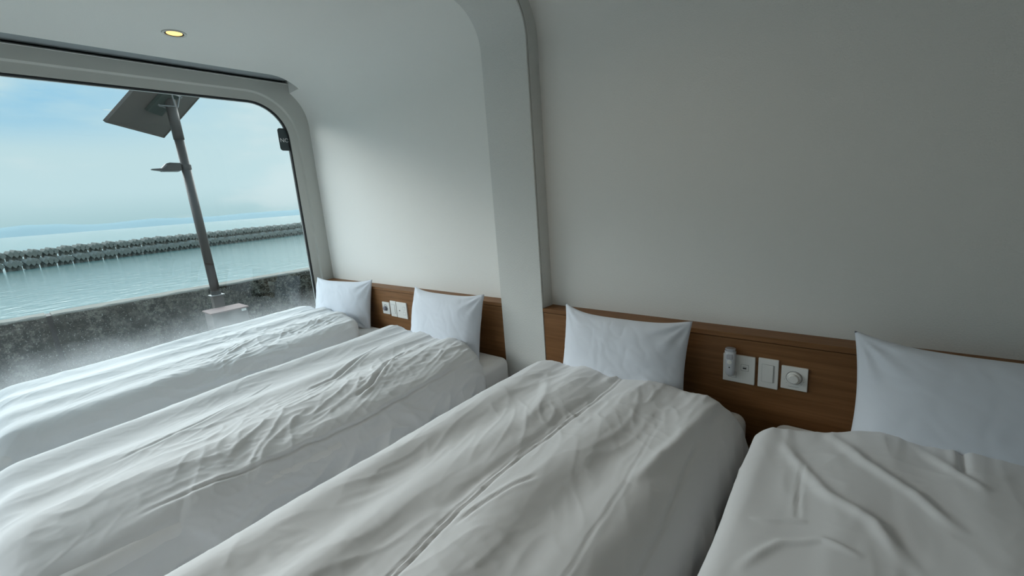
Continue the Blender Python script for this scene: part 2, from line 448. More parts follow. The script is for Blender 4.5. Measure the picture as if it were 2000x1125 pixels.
# ------------------------------------------------------------------ beds
MT = H - 0.92            # mattress top
def rounded_box_mesh(name, x0, x1, y0, y1, z0, z1, r, m, root, seg=5):
    bm = bmesh.new(); box(bm, x0, x1, y0, y1, z0, z1, r, seg)
    return reparent(from_bm(name, bm, m, smooth=True), root)
def bed(x0, x1, label):
    t = thing('bed', label, 'bed', ((x0 + x1) / 2, 0.8, 0), 'single beds in a row')
    rounded_box_mesh('mattress', x0, x1, -0.22, 1.80, MT - 0.24, MT, 0.045, sheet_m, t)
    bm = bmesh.new(); box(bm, x0 + 0.02, x1 - 0.02, -0.2, 1.79, 0.12, MT - 0.241, 0.01)
    reparent(from_bm('base', bm, base_m), t)
    for lx in (x0 + 0.1, x1 - 0.1):
        for ly in (-0.1, 1.68):
            bm = bmesh.new(); cyl(bm, (lx, ly, 0), (lx, ly, 0.125), 0.025, 0.032, 16)
            reparent(from_bm('leg', bm, dark_m), t)
    return t
BEDS = [(-3.78, -2.80), (-2.62, -1.60), (-1.34, -0.33), (-0.235, 0.86)]
BL = ['white sheeted bed against the window, farthest left', 'white sheeted bed just left of the white arch column',
      'white sheeted bed just right of the white arch column', 'white sheeted bed at the right edge of the picture']
for (a, b), l in zip(BEDS, BL): bed(a, b, l)

def duvet(idx, x0, x1, yfoot, yhead, ztop, ovL, ovR, rL, rR, hang, puffs, folds, label, seed, wr=1.0, crown=0.02, fmask=None, sideshift=0.0):
    xa, xb = x0 - ovL, x1 + ovR
    na, nb = 300, 440
    # cross direction: arc length across hang | shoulder | top | shoulder | hang
    LA = [hang, rL * math.pi / 2, (xb - rR) - (xa + rL), rR * math.pi / 2, hang]
    tot = sum(LA); sA = np.linspace(0, tot, na)
    def cross(s):
        x = np.zeros_like(s); d = np.zeros_like(s)
        c0, c1, c2, c3 = np.cumsum(LA)[:4]
        m_ = s < c0; x[m_] = xa; d[m_] = rL + (c0 - s[m_])
        m_ = (s >= c0) & (s < c1); t = (s[m_] - c0) / rL; x[m_] = xa + rL - rL * np.cos(t); d[m_] = rL - rL * np.sin(t)
        m_ = (s >= c1) & (s < c2); x[m_] = xa + rL + (s[m_] - c1); d[m_] = 0
        m_ = (s >= c2) & (s < c3); t = (s[m_] - c2) / rR; x[m_] = xb - rR + rR * np.sin(t); d[m_] = rR - rR * np.cos(t)
        m_ = s >= c3; x[m_] = xb; d[m_] = rR + (s[m_] - c3)
        return x, d
    cx, cd = cross(sA)
    rf = 0.13; hf = 0.30; rh = 0.055
    # along direction t: 0 at the head edge (under-tuck) -> foot hang
    B = np.concatenate([np.linspace(0, 0.09, 14), np.linspace(0.095, 1.0, nb - 14)])
    X = np.zeros((na, len(B))); Y = np.zeros_like(X); Z = np.zeros_like(X)
    U = (cx - (xa + xb) / 2) / ((xb - xa) / 2)
    for i in range(na):
        yh = yhead(U[i], cd[i]); Ltop = (yh - rh) - (yfoot + rf)
        Ls = [rh * math.pi / 2, Ltop, rf * math.pi / 2, hf]; T = sum(Ls); s = B * T
        c0, c1, c2 = np.cumsum(Ls)[:3]
        y = np.zeros_like(s); d = np.zeros_like(s)
        m_ = s < c0; t = s[m_] / rh; y[m_] = yh - rh + rh * np.cos(t); d[m_] = rh - rh * np.sin(t)
        m_ = (s >= c0) & (s < c1); y[m_] = yh - rh - (s[m_] - c0)
        m_ = (s >= c1) & (s < c2); t = (s[m_] - c1) / rf; y[m_] = yfoot + rf - rf * np.sin(t); d[m_] = rf - rf * np.cos(t)
        m_ = s >= c2; y[m_] = yfoot; d[m_] = rf + (s[m_] - c2)
        X[i] = cx[i]; Y[i] = y; Z[i] = -d
    V = np.clip((1.7 - Y) / 1.9, 0, 1)
    zt = ztop(V)
    hb = np.clip((1 - U**2), 0, 1)[:, None]
    Z = zt + Z - cd[:, None] + crown * hb
    # hang pulls inward towards the hem, the hem is uneven
    Pn = make_perlin(seed)
    under = np.clip(cd[:, None] - max(rL, rR), 0, None)
    X = X - np.sign(U)[:, None] * under * 0.10
    # arc coordinates for wrinkles
    A = (sA - tot / 2)[:, None] + np.zeros_like(Y); Bc = Y
    arcB = np.cumsum(np.hypot(np.diff(Y, axis=1, prepend=Y[:, :1]), np.diff(Z, axis=1, prepend=Z[:, :1])), axis=1)
    # puffs: soft ridges along the bed
    h = np.zeros_like(Y)
    wob = 0.05 * Pn(arcB * 1.4, A * 1.5 + 7)
    for c, wd, am in puffs:
        xc = c + wob * 0.6
        h += am * np.exp(-((X - xc) / wd) ** 2) * (1 - sstep(cd, 0.1, 0.3))[:, None]
    # slack sags and folds in the hanging sides
    sd_ = sstep(cd, 0.06, 0.2)[:, None]
    sg1 = Pn(arcB * 2.6 + A * 2.0 + 5, A * 3.4 - arcB * 0.6 + 2)
    sg2 = Pn(arcB * 5.5 - A * 3 + 50, A * 7 + 20)
    h += sd_ * (0.032 * sg1 + 0.020 * (ridged(sg2, 2.0) - 0.3))
    h += 0.010 * Pn(A * 4.0 + 3, arcB * 1.3 + 1) + 0.004 * Pn(A * 9 + 13, arcB * 3 + 1)
    # fine crumples, stretched mostly along the bed and skewed, stronger in patches
    ang = 0.35
    for (sa, sb, am, th, sd) in ((9, 2.2, 0.0085, 0.28, 11), (17, 4.5, 0.0048, -0.40, 31), (6, 11, 0.0040, 0.15, 57), (34, 8, 0.0022, 0.5, 91), (26, 2.2, 0.0016, 0.05, 133)):
        ca, sn = math.cos(th), math.sin(th)
        a2 = A * ca + arcB * sn; b2 = -A * sn + arcB * ca
        wx = 0.35 * Pn(a2 * 3 + sd, b2 * 3); wy = 0.35 * Pn(a2 * 3 + sd + 40, b2 * 3 + 9)
        nz = Pn(a2 * sa + wx * 2 + sd, b2 * sb + wy * 2 + sd * 0.7)
        msk = 0.25 + 0.75 * sstep(Pn(A * 2.2 + sd * 1.3, arcB * 1.7 + 3.3), -0.15, 0.45)
        if fmask is not None: msk = msk * fmask(X, Y, cd[:, None] + 0 * Y)
        h += wr * am * (ridged(nz, 2.2) - 0.35) * msk
    # tension pleats radiating from the head edge
    pl = sstep(Y, 1.15, 1.62); h += wr * 0.006 * pl * (ridged(Pn(A * 13 + 5, arcB * 1.8 + 2), 1.8) - 0.3)
    for kind, pts, am, wd in folds:
        wig = 0.006 * Pn(X * 9 + 2, Y * 9)
        d, sg, pr = seg_dist(X + wig, Y - wig, pts)
        fade = np.clip(np.minimum(pr, 1 - pr) * 6, 0, 1) ** 0.7
        top = (cd[:, None] < 0.4)
        if kind == 'crease': h += fade * (-am * np.exp(-(d / wd) ** 2) + 0.45 * am * np.exp(-((d - 2.2 * wd) / (1.5 * wd)) ** 2)) * top
        elif kind == 'double':
            h += fade * (-am * np.exp(-((d - 0.009) / wd) ** 2) + 0.5 * am * np.exp(-(d / wd) ** 2)) * top
        elif kind == 'step': h += fade * am * np.where(sg > 0, np.exp(-(d / (wd * 4)) ** 1.5), np.exp(-(d / (wd * 0.7)) ** 2)) * top
        else: h += fade * am * np.exp(-(d / wd) ** 2) * top
    # normals of the base sheet
    Pt = np.stack([X, Y, Z], -1)
    du = np.gradient(Pt, axis=0); dv = np.gradient(Pt, axis=1)
    nr = np.cross(du, dv); ln = np.linalg.norm(nr, axis=-1, keepdims=True); ln[ln < 1e-9] = 1; nr = nr / ln
    if nr[na // 2, 150, 2] < 0: nr = -nr
    damp = np.ones_like(h) * sstep(arcB, 0.0, 0.06)
    hem = 1 - 0.8 * sstep(under, hang * 0.8, hang)
    Pt = Pt + nr * (h * (0.15 + 0.85 * damp))[..., None]
    Pt[..., 2] = np.maximum(Pt[..., 2], 0.30 + 0.01 * Pn(A * 3, arcB * 3))
    Pt[..., 0] = np.maximum(Pt[..., 0], -3.808)
    # the head edge rests on the mattress sheet
    nA, nB = h.shape
    verts = Pt.reshape(-1, 3)
    ii, jj = np.meshgrid(np.arange(nA - 1), np.arange(nB - 1), indexing='ij')
    q = np.stack([ii * nB + jj, (ii + 1) * nB + jj, (ii + 1) * nB + jj + 1, ii * nB + jj + 1], -1).reshape(-1, 4)
    # under-tuck row at the head: goes back under the duvet
    extra = Pt[:, 0, :].copy(); extra[:, 1] -= 0.05; extra[:, 2] = np.maximum(extra[:, 2] - 0.035, MT + 0.004 - cd * 1.0)
    base = len(verts); verts = np.concatenate([verts, extra])
    q2 = [(base + i, base + i + 1, (i + 1) * nB, i * nB) for i in range(nA - 1)]
    o = obj('duvet', verts, q.tolist() + q2, linen, smooth=True)
    tag(o, label, 'duvet', 'white duvets on the beds')
    return o
def headline(mid, dl, dr, skew=0.0):
    return lambda u, d: mid - (dl if u < 0 else dr) * abs(u) ** 3 + skew * u - 0.15 * d
duvet(1, *BEDS[0], -0.24, headline(1.62, 0.05, 0.10), lambda V: H - 0.796 - 0.068 * V, 0.005, 0.03, 0.10, 0.19, 0.22,
      [(-3.68, 0.085, 0.028), (-3.40, 0.085, 0.026), (-3.12, 0.085, 0.024), (-2.88, 0.06, 0.012)],
      [('ridge', [(-3.05, 1.45), (-3.2, 1.2), (-3.22, 0.9)], 0.010, 0.02)],
      'white duvet on the bed beside the window, with three long puffed ridges', 3, wr=1.15,
      fmask=lambda X, Y, d: 0.35 + 0.9 * sstep(X, -3.55, -3.1) * sstep(Y, 0.2, 0.8))
duvet(2, *BEDS[1], -0.24, headline(1.655, 0.13, 0.09), lambda V: H - 0.822 - 0.062 * V, 0.03, 0.05, 0.16, 0.24, 0.24,
      [(-2.42, 0.09, 0.028), (-2.14, 0.08, 0.020), (-1.88, 0.08, 0.020), (-1.68, 0.05, 0.010)],
      [('crease', [(-2.249, 1.36), (-2.12, 1.12), (-2.03, 0.936), (-2.02, 0.80)], 0.011, 0.008),
       ('crease', [(-1.98, 1.36), (-1.912, 1.172), (-1.80, 1.012), (-1.77, 0.9)], 0.011, 0.008),
       ('crease', [(-1.66, 1.55), (-1.65, 1.2), (-1.64, 0.85), (-1.66, 0.5), (-1.68, 0.3), (-1.70, 0.1)], 0.007, 0.005),
       ('ridge', [(-2.0, 1.5), (-1.96, 1.3), (-1.9, 1.15)], 0.010, 0.03),
       ('crease', [(-2.3, 0.75), (-2.15, 0.45), (-2.08, 0.1)], 0.004, 0.006),
       ('step', [(-1.62, 0.18), (-1.5, 0.36), (-1.40, 0.42)], 0.016, 0.02)],
      'rumpled white duvet on the bed just left of the white arch column', 21, wr=0.95,
      fmask=lambda X, Y, d: 0.3 + 0.9 * sstep(X, -2.2, -1.8) * sstep(Y, 0.0, 0.5))
duvet(3, *BEDS[2], -0.24, headline(1.685, 0.09, 0.045), lambda V: H - 0.828 - 0.02 * V, 0.025, 0.04, 0.15, 0.15, 0.30,
      [(-1.17, 0.08, 0.026), (-0.95, 0.07, 0.020), (-0.68, 0.08, 0.020), (-0.47, 0.07, 0.014)],
      [('double', [(-0.79, 1.66), (-0.799, 1.339), (-0.816, 0.994), (-0.811, 0.66), (-0.777, 0.40), (-0.76, 0.1)], 0.007, 0.0045),
       ('crease', [(-0.80, 1.60), (-0.83, 1.2), (-0.835, 0.9), (-0.85, 0.6)], 0.006, 0.02),
       ('crease', [(-0.527, 1.36), (-0.482, 0.95), (-0.45, 0.5)], 0.002, 0.0035),
       ('crease', [(-0.393, 1.38), (-0.360, 0.968), (-0.345, 0.70)], 0.0035, 0.004),
       ('crease', [(-0.70, 0.86), (-0.74, 0.75), (-0.77, 0.60)], 0.006, 0.006),
       ('ridge', [(-0.41, 1.60), (-0.43, 1.281), (-0.47, 1.0)], 0.012, 0.022),
       ('ridge', [(-0.80, 1.66), (-0.81, 1.60), (-0.85, 1.55)], 0.012, 0.014),
       ('ridge', [(-1.08, 1.45), (-0.98, 1.30), (-0.90, 1.05)], 0.007, 0.025)],
      'white duvet with a long double seam on the bed right of the white arch', 44, wr=0.55,
      fmask=lambda X, Y, d: 0.6 + 0.25 * sstep(Y, 0.7, 1.4))
duvet(4, *BEDS[3], -0.24, lambda u, d: 1.70 - (0.13 if u < 0 else 0.05) * abs(u) ** 1.5 + 0.03 * u - 0.1 * d, lambda V: H - 0.815 - 0.02 * V, 0.015, 0.03, 0.055, 0.12, 0.34,
      [(0.05, 0.10, 0.014), (0.3, 0.12, 0.022), (0.6, 0.12, 0.014)],
      [('ridge', [(-0.061, 1.56), (0.032, 1.416), (0.131, 1.317), (0.205, 1.2)], 0.010, 0.016),
       ('ridge', [(-0.16, 1.45), (-0.132, 1.376), (-0.038, 1.222), (0.061, 1.156), (0.108, 1.04)], 0.009, 0.017),
       ('crease', [(-0.103, 1.35), (-0.095, 1.2), (-0.086, 1.10)], 0.004, 0.004),
       ('crease', [(0.245, 1.675), (0.238, 1.57), (0.230, 1.456)], 0.009, 0.008),
       ('ridge', [(0.138, 1.58), (0.217, 1.459), (0.26, 1.40)], 0.007, 0.014),
       ('ridge', [(-0.18, 1.05), (-0.12, 1.08), (-0.065, 1.10)], 0.004, 0.007),
       ('ridge', [(-0.17, 0.87), (-0.107, 1.0), (-0.035, 1.05), (0.04, 1.03)], 0.006, 0.010)],
      'white duvet with diagonal folds on the bed at the right edge of the picture', 65, wr=0.6, crown=0.012,
      fmask=lambda X, Y, d: 0.5 + 0 * X)

# ------------------------------------------------------------------ pillows
def pillow(width, height, thick, bl, tilt, yaw, roll, label, seed, droop=(0, 0, 0, 0), flap=False):
    n1, n2 = 84, 60
    u = np.linspace(-1, 1, n1); v_ = np.linspace(-1, 1, n2)
    U, Vv = np.meshgrid(u, v_, indexing='ij')
    P = make_perlin(seed)
    # concave edges with pointed corners
    ex = 1 - 0.055 * (1 - Vv**2) * np.abs(U) ** 3
    ey = 1 - 0.125 * (1 - np.abs(U)**4) ** 1.3 * np.abs(Vv) ** 3
    X = U * ex * width / 2; Z = Vv * ey * height / 2
    prof = (np.clip(1 - np.abs(U) ** 3.2, 0, 1) ** 0.62) * (np.clip(1 - np.abs(Vv) ** 2.6, 0, 1) ** 0.60)
    prof *= 1 + 0.12 * (-Vv)         # filling settles low
    t = thick / 2 * prof
    corner = np.abs(U * Vv)
    wrn = 0.0
    for cu, cv in ((1, 1), (-1, 1), (1, -1), (-1, -1)):
        du, dv = (cu - U), (cv - Vv) * height / width
        rr_ = np.hypot(du, dv); th = np.arctan2(np.abs(dv), np.abs(du))
        wrn = wrn + 0.006 * np.exp(-(rr_ / 0.42) ** 2) * np.sin(th * 11 + seed + cu) * sstep(rr_, 0.02, 0.2)
    soft = 0.004 * P(U * 2.3 + 4, Vv * 2.0) + 0.0022 * ridged(P(U * 5 + Vv * 2, Vv * 3 + 8), 2)
    edge = sstep(prof, 0.0, 0.35)
    Yf = -t + (wrn + soft) * edge; Yb = t * 0.85
    # droop / offset of the corners (bl, br, tl, tr): moves them in plane
    def bil(a): return (a[0] * (1 - U) * (1 - Vv) + a[1] * (1 + U) * (1 - Vv) + a[2] * (1 - U) * (1 + Vv) + a[3] * (1 + U) * (1 + Vv)) / 4
    Z = Z + bil(droop) * (np.abs(U) ** 3)
    bend = 0.02 * (U**2)
    fr = np.stack([X, Yf + bend, Z], -1); bk = np.stack([X, Yb + bend, Z], -1)
    nA, nB = U.shape
    verts = np.concatenate([fr.reshape(-1, 3), bk.reshape(-1, 3)])
    off = nA * nB; faces = []
    for i in range(nA - 1):
        for j in range(nB - 1):
            a, b, c, d = i * nB + j, (i + 1) * nB + j, (i + 1) * nB + j + 1, i * nB + j + 1
            faces.append((a, b, c, d)); faces.append((off + a, off + d, off + c, off + b))
    Rm = Matrix.Rotation(yaw, 3, 'Z') @ Matrix.Rotation(-tilt, 3, 'X') @ Matrix.Rotation(roll, 3, 'Y')
    Rn = np.array(Rm); verts = verts @ Rn.T
    bm = bmesh.new()
    o = obj('pillow', verts, faces, pillow_m, smooth=True)
    bm.from_mesh(o.data); bmesh.ops.remove_doubles(bm, verts=bm.verts[:], dist=0.0004); bmesh.ops.recalc_face_normals(bm, faces=bm.faces[:]); bm.to_mesh(o.data); bm.free()
    for p in o.data.polygons: p.use_smooth = True
    o.location = bl
    tag(o, label, 'pillow', 'white pillows against the headboards')
    if flap:     # loose end of the pillowcase, folded shut
        v = []; f = []
        m1, m2 = 10, 40
        for i in range(m1):
            for j in range(m2):
                uu = i / (m1 - 1); w_ = -1 + 2 * j / (m2 - 1)
                yy = 0.010 * math.sin(w_ * 5) * uu * (1 - w_ * w_) + 0.01 + 0.012 * uu
                xx = width / 2 * (1 - 0.085 * (1 - w_ * w_)) - 0.012 + uu * 0.018 * (1 - 0.3 * w_ * w_)
                v.append((xx, yy, w_ * height / 2 * 0.97))
        for i in range(m1 - 1):
            for j in range(m2 - 1): f.append((i * m2 + j, (i + 1) * m2 + j, (i + 1) * m2 + j + 1, i * m2 + j + 1))
        v = (np.array(v) @ Rn.T)
        fo = obj('pillowcase_flap', v, f, pillow_m, o, smooth=True)
        sm = fo.modifiers.new('thickness', 'SOLIDIFY'); sm.thickness = 0.004
    return o
D2R = math.radians
pillow(0.70, 0.42, 0.16, (-3.335, 1.700, H - 0.745), D2R(12), D2R(9), 0.0, 'white pillow on the bed beside the window, farthest left', 5, flap=False)
pillow(0.66, 0.43, 0.17, (-2.055, 1.690, H - 0.745), D2R(13), D2R(0), 0.0, 'white pillow left of the arch column, its open pillowcase end folded', 9, flap=True)
pillow(0.62, 0.42, 0.15, (-0.850, 1.690, H - 0.752), D2R(13), D2R(0), 0.0, 'white pillow just right of the arch column, left of the wall switches', 13, droop=(0, 0, 0.015, 0.0))
pillow(0.74, 0.44, 0.16, (0.350, 1.675, H - 0.735), D2R(13), D2R(0), 0.0, 'white pillow cut off by the right edge of the picture', 17, droop=(0, 0, 0.012, 0.0))

# ------------------------------------------------------------------ switches and sockets on the headboards
def plate(name, x0, x1, z0, z1, label, cat, group=None, y=RY + 0.004):
    t = thing(name, label, cat, ((x0 + x1) / 2, y, H + (z0 + z1) / 2), group)
    bm = bmesh.new(); box(bm, x0, x1, y - 0.009, y + 0.001, H + z0, H + z1, 0.0022, 2)
    reparent(from_bm('cover_plate', bm, plate_m), t)
    return t
YP = RY + 0.004 - 0.009
def seam(t, x0, x1, z0, z1, name='rocker', rise=0.0025):
    bm = bmesh.new(); box(bm, x0 - 0.001, x1 + 0.001, YP - 0.0004, YP + 0.002, H + z0 - 0.001, H + z1 + 0.001)
    s = reparent(from_bm('bezel', bm, plate_shade), t)
    bm = bmesh.new(); box(bm, x0, x1, YP - rise, YP + 0.002, H + z0, H + z1, 0.001)
    return reparent(from_bm(name, bm, plate_m), t)
def small(t, name, x0, x1, z0, z1, m, rise=0.0008):
    bm = bmesh.new(); box(bm, x0, x1, YP - rise, YP + 0.002, H + z0, H + z1, 0.0003)
    return reparent(from_bm(name, bm, m), t)
# right group
t = plate('socket_plate', -0.434, -0.317, -0.808, -0.690, 'square white socket plate with a small black port, behind the grey torch', 'socket')
seam(t, -0.413, -0.384, -0.788, -0.765, 'cover', 0.001)
seam(t, -0.366, -0.340, -0.752, -0.727, 'port_insert', 0.001)
small(t, 'port', -0.360, -0.347, -0.744, -0.739, dark_m, 0.0025)
small(t, 'port_mark', -0.361, -0.346, -0.736, -0.735, plate_shade, 0.0025)
t = plate('light_switch', -0.306, -0.237, -0.808, -0.687, 'white upright switch plate in the middle of the right-hand three', 'switch')
seam(t, -0.292, -0.254, -0.782, -0.711)
small(t, 'indicator_slot', -0.2515, -0.2495, -0.782, -0.711, plate_shade)
t = plate('dimmer_switch', -0.2275, -0.142, -0.795, -0.703, 'white plate with a round dimmer knob beside the right pillow', 'dimmer switch')
bm = bmesh.new(); lathe(bm, [(0.0265, 0.0), (0.0265, -0.0010), (0.0245, -0.0010)], (-0.185, YP, H - 0.745), 'y'); reparent(from_bm('dial_ring', bm, plate_shade), t)
bm = bmesh.new(); lathe(bm, [(0.0235, 0.001), (0.0235, -0.006), (0.0205, -0.0085), (0.0175, -0.0085), (0.0165, -0.018), (0.0145, -0.0205), (0.0005, -0.0205)], (-0.185, YP, H - 0.745), 'y', close=True)
reparent(from_bm('knob', bm, plate_m, smooth=False), t)
small(t, 'scale_mark', -0.203, -0.168, -0.7825, -0.7815, plate_shade)
for k, a in enumerate((200, 225, -45, -20)):
    cxx, czz = -0.185 + 0.033 * math.cos(D2R(a)), -0.745 + 0.033 * math.sin(D2R(a))
    small(t, 'tick', cxx - 0.002, cxx + 0.002, czz - 0.0005, czz + 0.0005, plate_shade)
# portable emergency torch clipped in front of the socket plate
t = thing('emergency_torch', 'small grey rounded emergency torch clipped upright over the socket plate', 'torch', (-0.402, 1.795, H - 0.71))
def torch_loop(z, wx, wy, yc):
    return [( -0.4025 + wx * math.copysign(abs(math.cos(a)) ** 0.7, math.cos(a)), yc + wy * math.copysign(abs(math.sin(a)) ** 0.7, math.sin(a)), H + z) for a in [2 * math.pi * i / 28 for i in range(28)]]
def loftcap(loops):
    bm, rg = loft(loops); bm.faces.new(rg[0][::-1]); bm.faces.new(rg[-1]); return bm
bm = loftcap([torch_loop(-0.776, 0.008, 0.006, 1.797), torch_loop(-0.773, 0.013, 0.010, 1.797), torch_loop(-0.766, 0.0165, 0.013, 1.796),
              torch_loop(-0.74, 0.0175, 0.014, 1.795), torch_loop(-0.70, 0.019, 0.015, 1.794), torch_loop(-0.672, 0.0205, 0.0165, 1.793), torch_loop(-0.668, 0.0205, 0.0165, 1.793)])
reparent(from_bm('torch_body', bm, torch_m, smooth=True), t)
bm = loftcap([torch_loop(-0.668, 0.0185, 0.0145, 1.793), torch_loop(-0.658, 0.0195, 0.0155, 1.793), torch_loop(-0.656, 0.017, 0.013, 1.793)])
reparent(from_bm('torch_lens', bm, torch_lens), t)
bm = bmesh.new(); lathe(bm, [(0.009, 0.004), (0.009, -0.001), (0.0005, -0.002)], (-0.4025, 1.7785, H - 0.712), 'y', 24); reparent(from_bm('button', bm, plate_m), t)
bm = bmesh.new(); box(bm, -0.414, -0.391, 1.7765, 1.79, H - 0.700, H - 0.676, 0.003); reparent(from_bm('reflector_window', bm, torch_lens), t)
bm = bmesh.new(); lathe(bm, [(0.0025, 0.004), (0.0025, -0.001), (0.0003, -0.001)], (-0.4025, 1.7805, H - 0.735), 'y', 16); reparent(from_bm('indicator', bm, dark_m), t)
bm = bmesh.new(); box(bm, -0.412, -0.393, 1.805, RY + 0.004, H - 0.765, H - 0.70, 0.002); reparent(from_bm('holder', bm, plate_m), t)

# left group
t = plate('dimmer_switch', -2.907, -2.814, -0.808, -0.714, 'white plate with a grey dial, leftmost on the headboard beside the window', 'dimmer switch')
bm = bmesh.new(); lathe(bm, [(0.026, 0.0), (0.026, -0.001), (0.022, -0.001)], (-2.862, YP, H - 0.758), 'y'); reparent(from_bm('dial_ring', bm, plate_shade), t)
bm = bmesh.new(); lathe(bm, [(0.018, 0.001), (0.016, -0.016), (0.013, -0.018), (0.0005, -0.018)], (-2.862, YP, H - 0.762), 'y', close=True); reparent(from_bm('knob', bm, mat('grey_knob', (0.22, 0.22, 0.27), 0.4)), t)
t = plate('light_switch', -2.799, -2.727, -0.818, -0.696, 'narrow white switch plate between the dial and the socket on the left headboard', 'switch')
seam(t, -2.785, -2.741, -0.793, -0.722)
t = plate('socket_plate', -2.719, -2.594, -0.819, -0.697, 'square white socket plate with a black dot, left of the pillow by the column', 'socket')
seam(t, -2.640, -2.612, -0.752, -0.730, 'port_insert', 0.001); seam(t, -2.640, -2.612, -0.790, -0.768, 'port_insert', 0.001)
bm = bmesh.new(); lathe(bm, [(0.005, 0.001), (0.005, -0.001), (0.0003, -0.001)], (-2.683, YP, H - 0.762), 'y', 16); reparent(from_bm('port', bm, dark_m), t)

# ------------------------------------------------------------------ downlights
def emis(name, col, s):
    m = bpy.data.materials.new(name); m.use_nodes = True; t = m.node_tree; t.nodes.clear()
    e = t.nodes.new('ShaderNodeEmission'); e.inputs[0].default_value = (*col, 1); e.inputs[1].default_value = s
    o = t.nodes.new('ShaderNodeOutputMaterial'); t.links.new(e.outputs[0], o.inputs[0]); return m
lamp_m = emis('warm_lamp', (1.0, 0.62, 0.20), 2.2)
cone_m = mat('reflector_cone', (0.75, 0.55, 0.30), 0.25, metal=0.5)
def downlight(x, y, label, energy=2.0):
    t = thing('downlight', label, 'ceiling light', (x, y, ZC))
    bm = bmesh.new(); lathe(bm, [(0.060, 0.0005), (0.059, -0.005), (0.049, -0.006), (0.0455, -0.003), (0.045, 0.004)], (x, y, ZC)); reparent(from_bm('trim_ring', bm, chrome, smooth=False), t)
    bm = bmesh.new(); lathe(bm, [(0.0455, -0.003), (0.0450, -0.0008), (0.0385, -0.0008), (0.0385, 0.0)], (x, y, ZC)); reparent(from_bm('inner_ring', bm, dark_m), t)
    bm = bmesh.new(); lathe(bm, [(0.0385, -0.0010), (0.030, -0.0022), (0.0005, -0.003)], (x, y, ZC)); reparent(from_bm('lens', bm, lamp_m), t)
    ld = bpy.data.lights.new('lamp', 'SPOT'); ld.energy = energy; ld.color = (1.0, 0.72, 0.42); ld.spot_size = D2R(150); ld.spot_blend = 0.8; ld.shadow_soft_size = 0.04
    lo_ = bpy.data.objects.new('lamp', ld); COL.objects.link(lo_); lo_.parent = t; lo_.location = (0, 0, -0.02)
    return t
downlight(-3.160, 0.887, 'small round warm ceiling downlight above the bed beside the window')
downlight(-2.25, 0.887, 'second small round warm ceiling downlight, just above the top of the picture')
downlight(-0.75, 0.887, 'unseen small round warm downlight added to brighten the wall right of the arch column', 4.0)  # out of view, added to warm and brighten the right-hand wall

# ------------------------------------------------------------------ outside: ground, seawall, street light, breakwater, sea, hills
GZ = H - 2.35
pave = mat('outdoor_paving', (0.20, 0.20, 0.19), 0.9, var=(3, (0.28, 0.28, 0.26)))
struct(obj('ground', [(-7.92, -40, GZ), (40, -40, GZ), (40, 40, GZ), (-7.92, 40, GZ)], [(0, 1, 2, 3)], pave))

def conc_mat():
    m = bpy.data.materials.new('weathered_concrete'); m.use_nodes = True
    t = m.node_tree; b = t.nodes['Principled BSDF']; b.inputs['Roughness'].default_value = 0.95; b.inputs['Specular IOR Level'].default_value = 0.1
    tcn = t.nodes.new('ShaderNodeTexCoord')
    def nz(s, d, rg=0.6, v=None):
        n = t.nodes.new('ShaderNodeTexNoise'); n.inputs['Scale'].default_value = s; n.inputs['Detail'].default_value = d; n.inputs['Roughness'].default_value = rg
        t.links.new(v or tcn.outputs['Object'], n.inputs['Vector']); return n
    def ramp(src, p0, p1, c0=(0, 0, 0), c1=(1, 1, 1)):
        r = t.nodes.new('ShaderNodeValToRGB'); r.color_ramp.elements[0].position = p0; r.color_ramp.elements[1].position = p1
        r.color_ramp.elements[0].color = (*c0, 1); r.color_ramp.elements[1].color = (*c1, 1)
        t.links.new(src, r.inputs[0]); return r
    def mx(f, a, b_):
        n = t.nodes.new('ShaderNodeMix'); n.data_type = 'RGBA'; t.links.new(f, n.inputs[0])
        for s, v in ((6, a), (7, b_)):
            if isinstance(v, tuple): n.inputs[s].default_value = (*v, 1)
            else: t.links.new(v, n.inputs[s])
        return n.outputs[2]
    mpn = t.nodes.new('ShaderNodeMapping'); mpn.inputs['Scale'].default_value = (1, 1, 0.45); t.links.new(tcn.outputs['Object'], mpn.inputs[0])
    big = nz(2.0, 4, 0.55, mpn.outputs[0]); mid = nz(6, 6, 0.75); fine = nz(20, 5, 0.8); speck = nz(60, 2, 0.6)
    c = mx(ramp(mid.outputs['Fac'], 0.44, 0.56).outputs[0], (0.012, 0.014, 0.010), (0.20, 0.185, 0.155))
    c = mx(ramp(big.outputs['Fac'], 0.42, 0.62).outputs[0], c, (0.045, 0.043, 0.032))
    f2 = ramp(fine.outputs['Fac'], 0.44, 0.58)
    c2 = mx(f2.outputs[0], c, (0.012, 0.013, 0.011))
    mm = t.nodes.new('ShaderNodeMix'); mm.data_type = 'RGBA'; mm.inputs[0].default_value = 0.85
    t.links.new(c, mm.inputs[6]); t.links.new(c2, mm.inputs[7])
    c = mx(ramp(speck.outputs['Fac'], 0.63, 0.68).outputs[0], mm.outputs[2], (0.33, 0.34, 0.31))
    # the top of the wall is coloured lighter, as if lit from above
    geo = t.nodes.new('ShaderNodeNewGeometry'); sp = t.nodes.new('ShaderNodeSeparateXYZ'); t.links.new(tcn.outputs['Object'], sp.inputs[0])
    topm = t.nodes.new('ShaderNodeMapRange'); topm.inputs['From Min'].default_value = -0.035; topm.inputs['From Max'].default_value = -0.005
    t.links.new(sp.outputs['Z'], topm.inputs['Value'])
    c = mx(topm.outputs[0], c, (0.30, 0.28, 0.25))
    t.links.new(c, b.inputs['Base Color'])
    bn = t.nodes.new('ShaderNodeBump'); bn.inputs['Strength'].default_value = 0.8; bn.inputs['Distance'].default_value = 0.02
    t.links.new(fine.outputs['Fac'], bn.inputs['Height']); t.links.new(bn.outputs[0], b.inputs['Normal'])
    return m
conc = conc_mat()
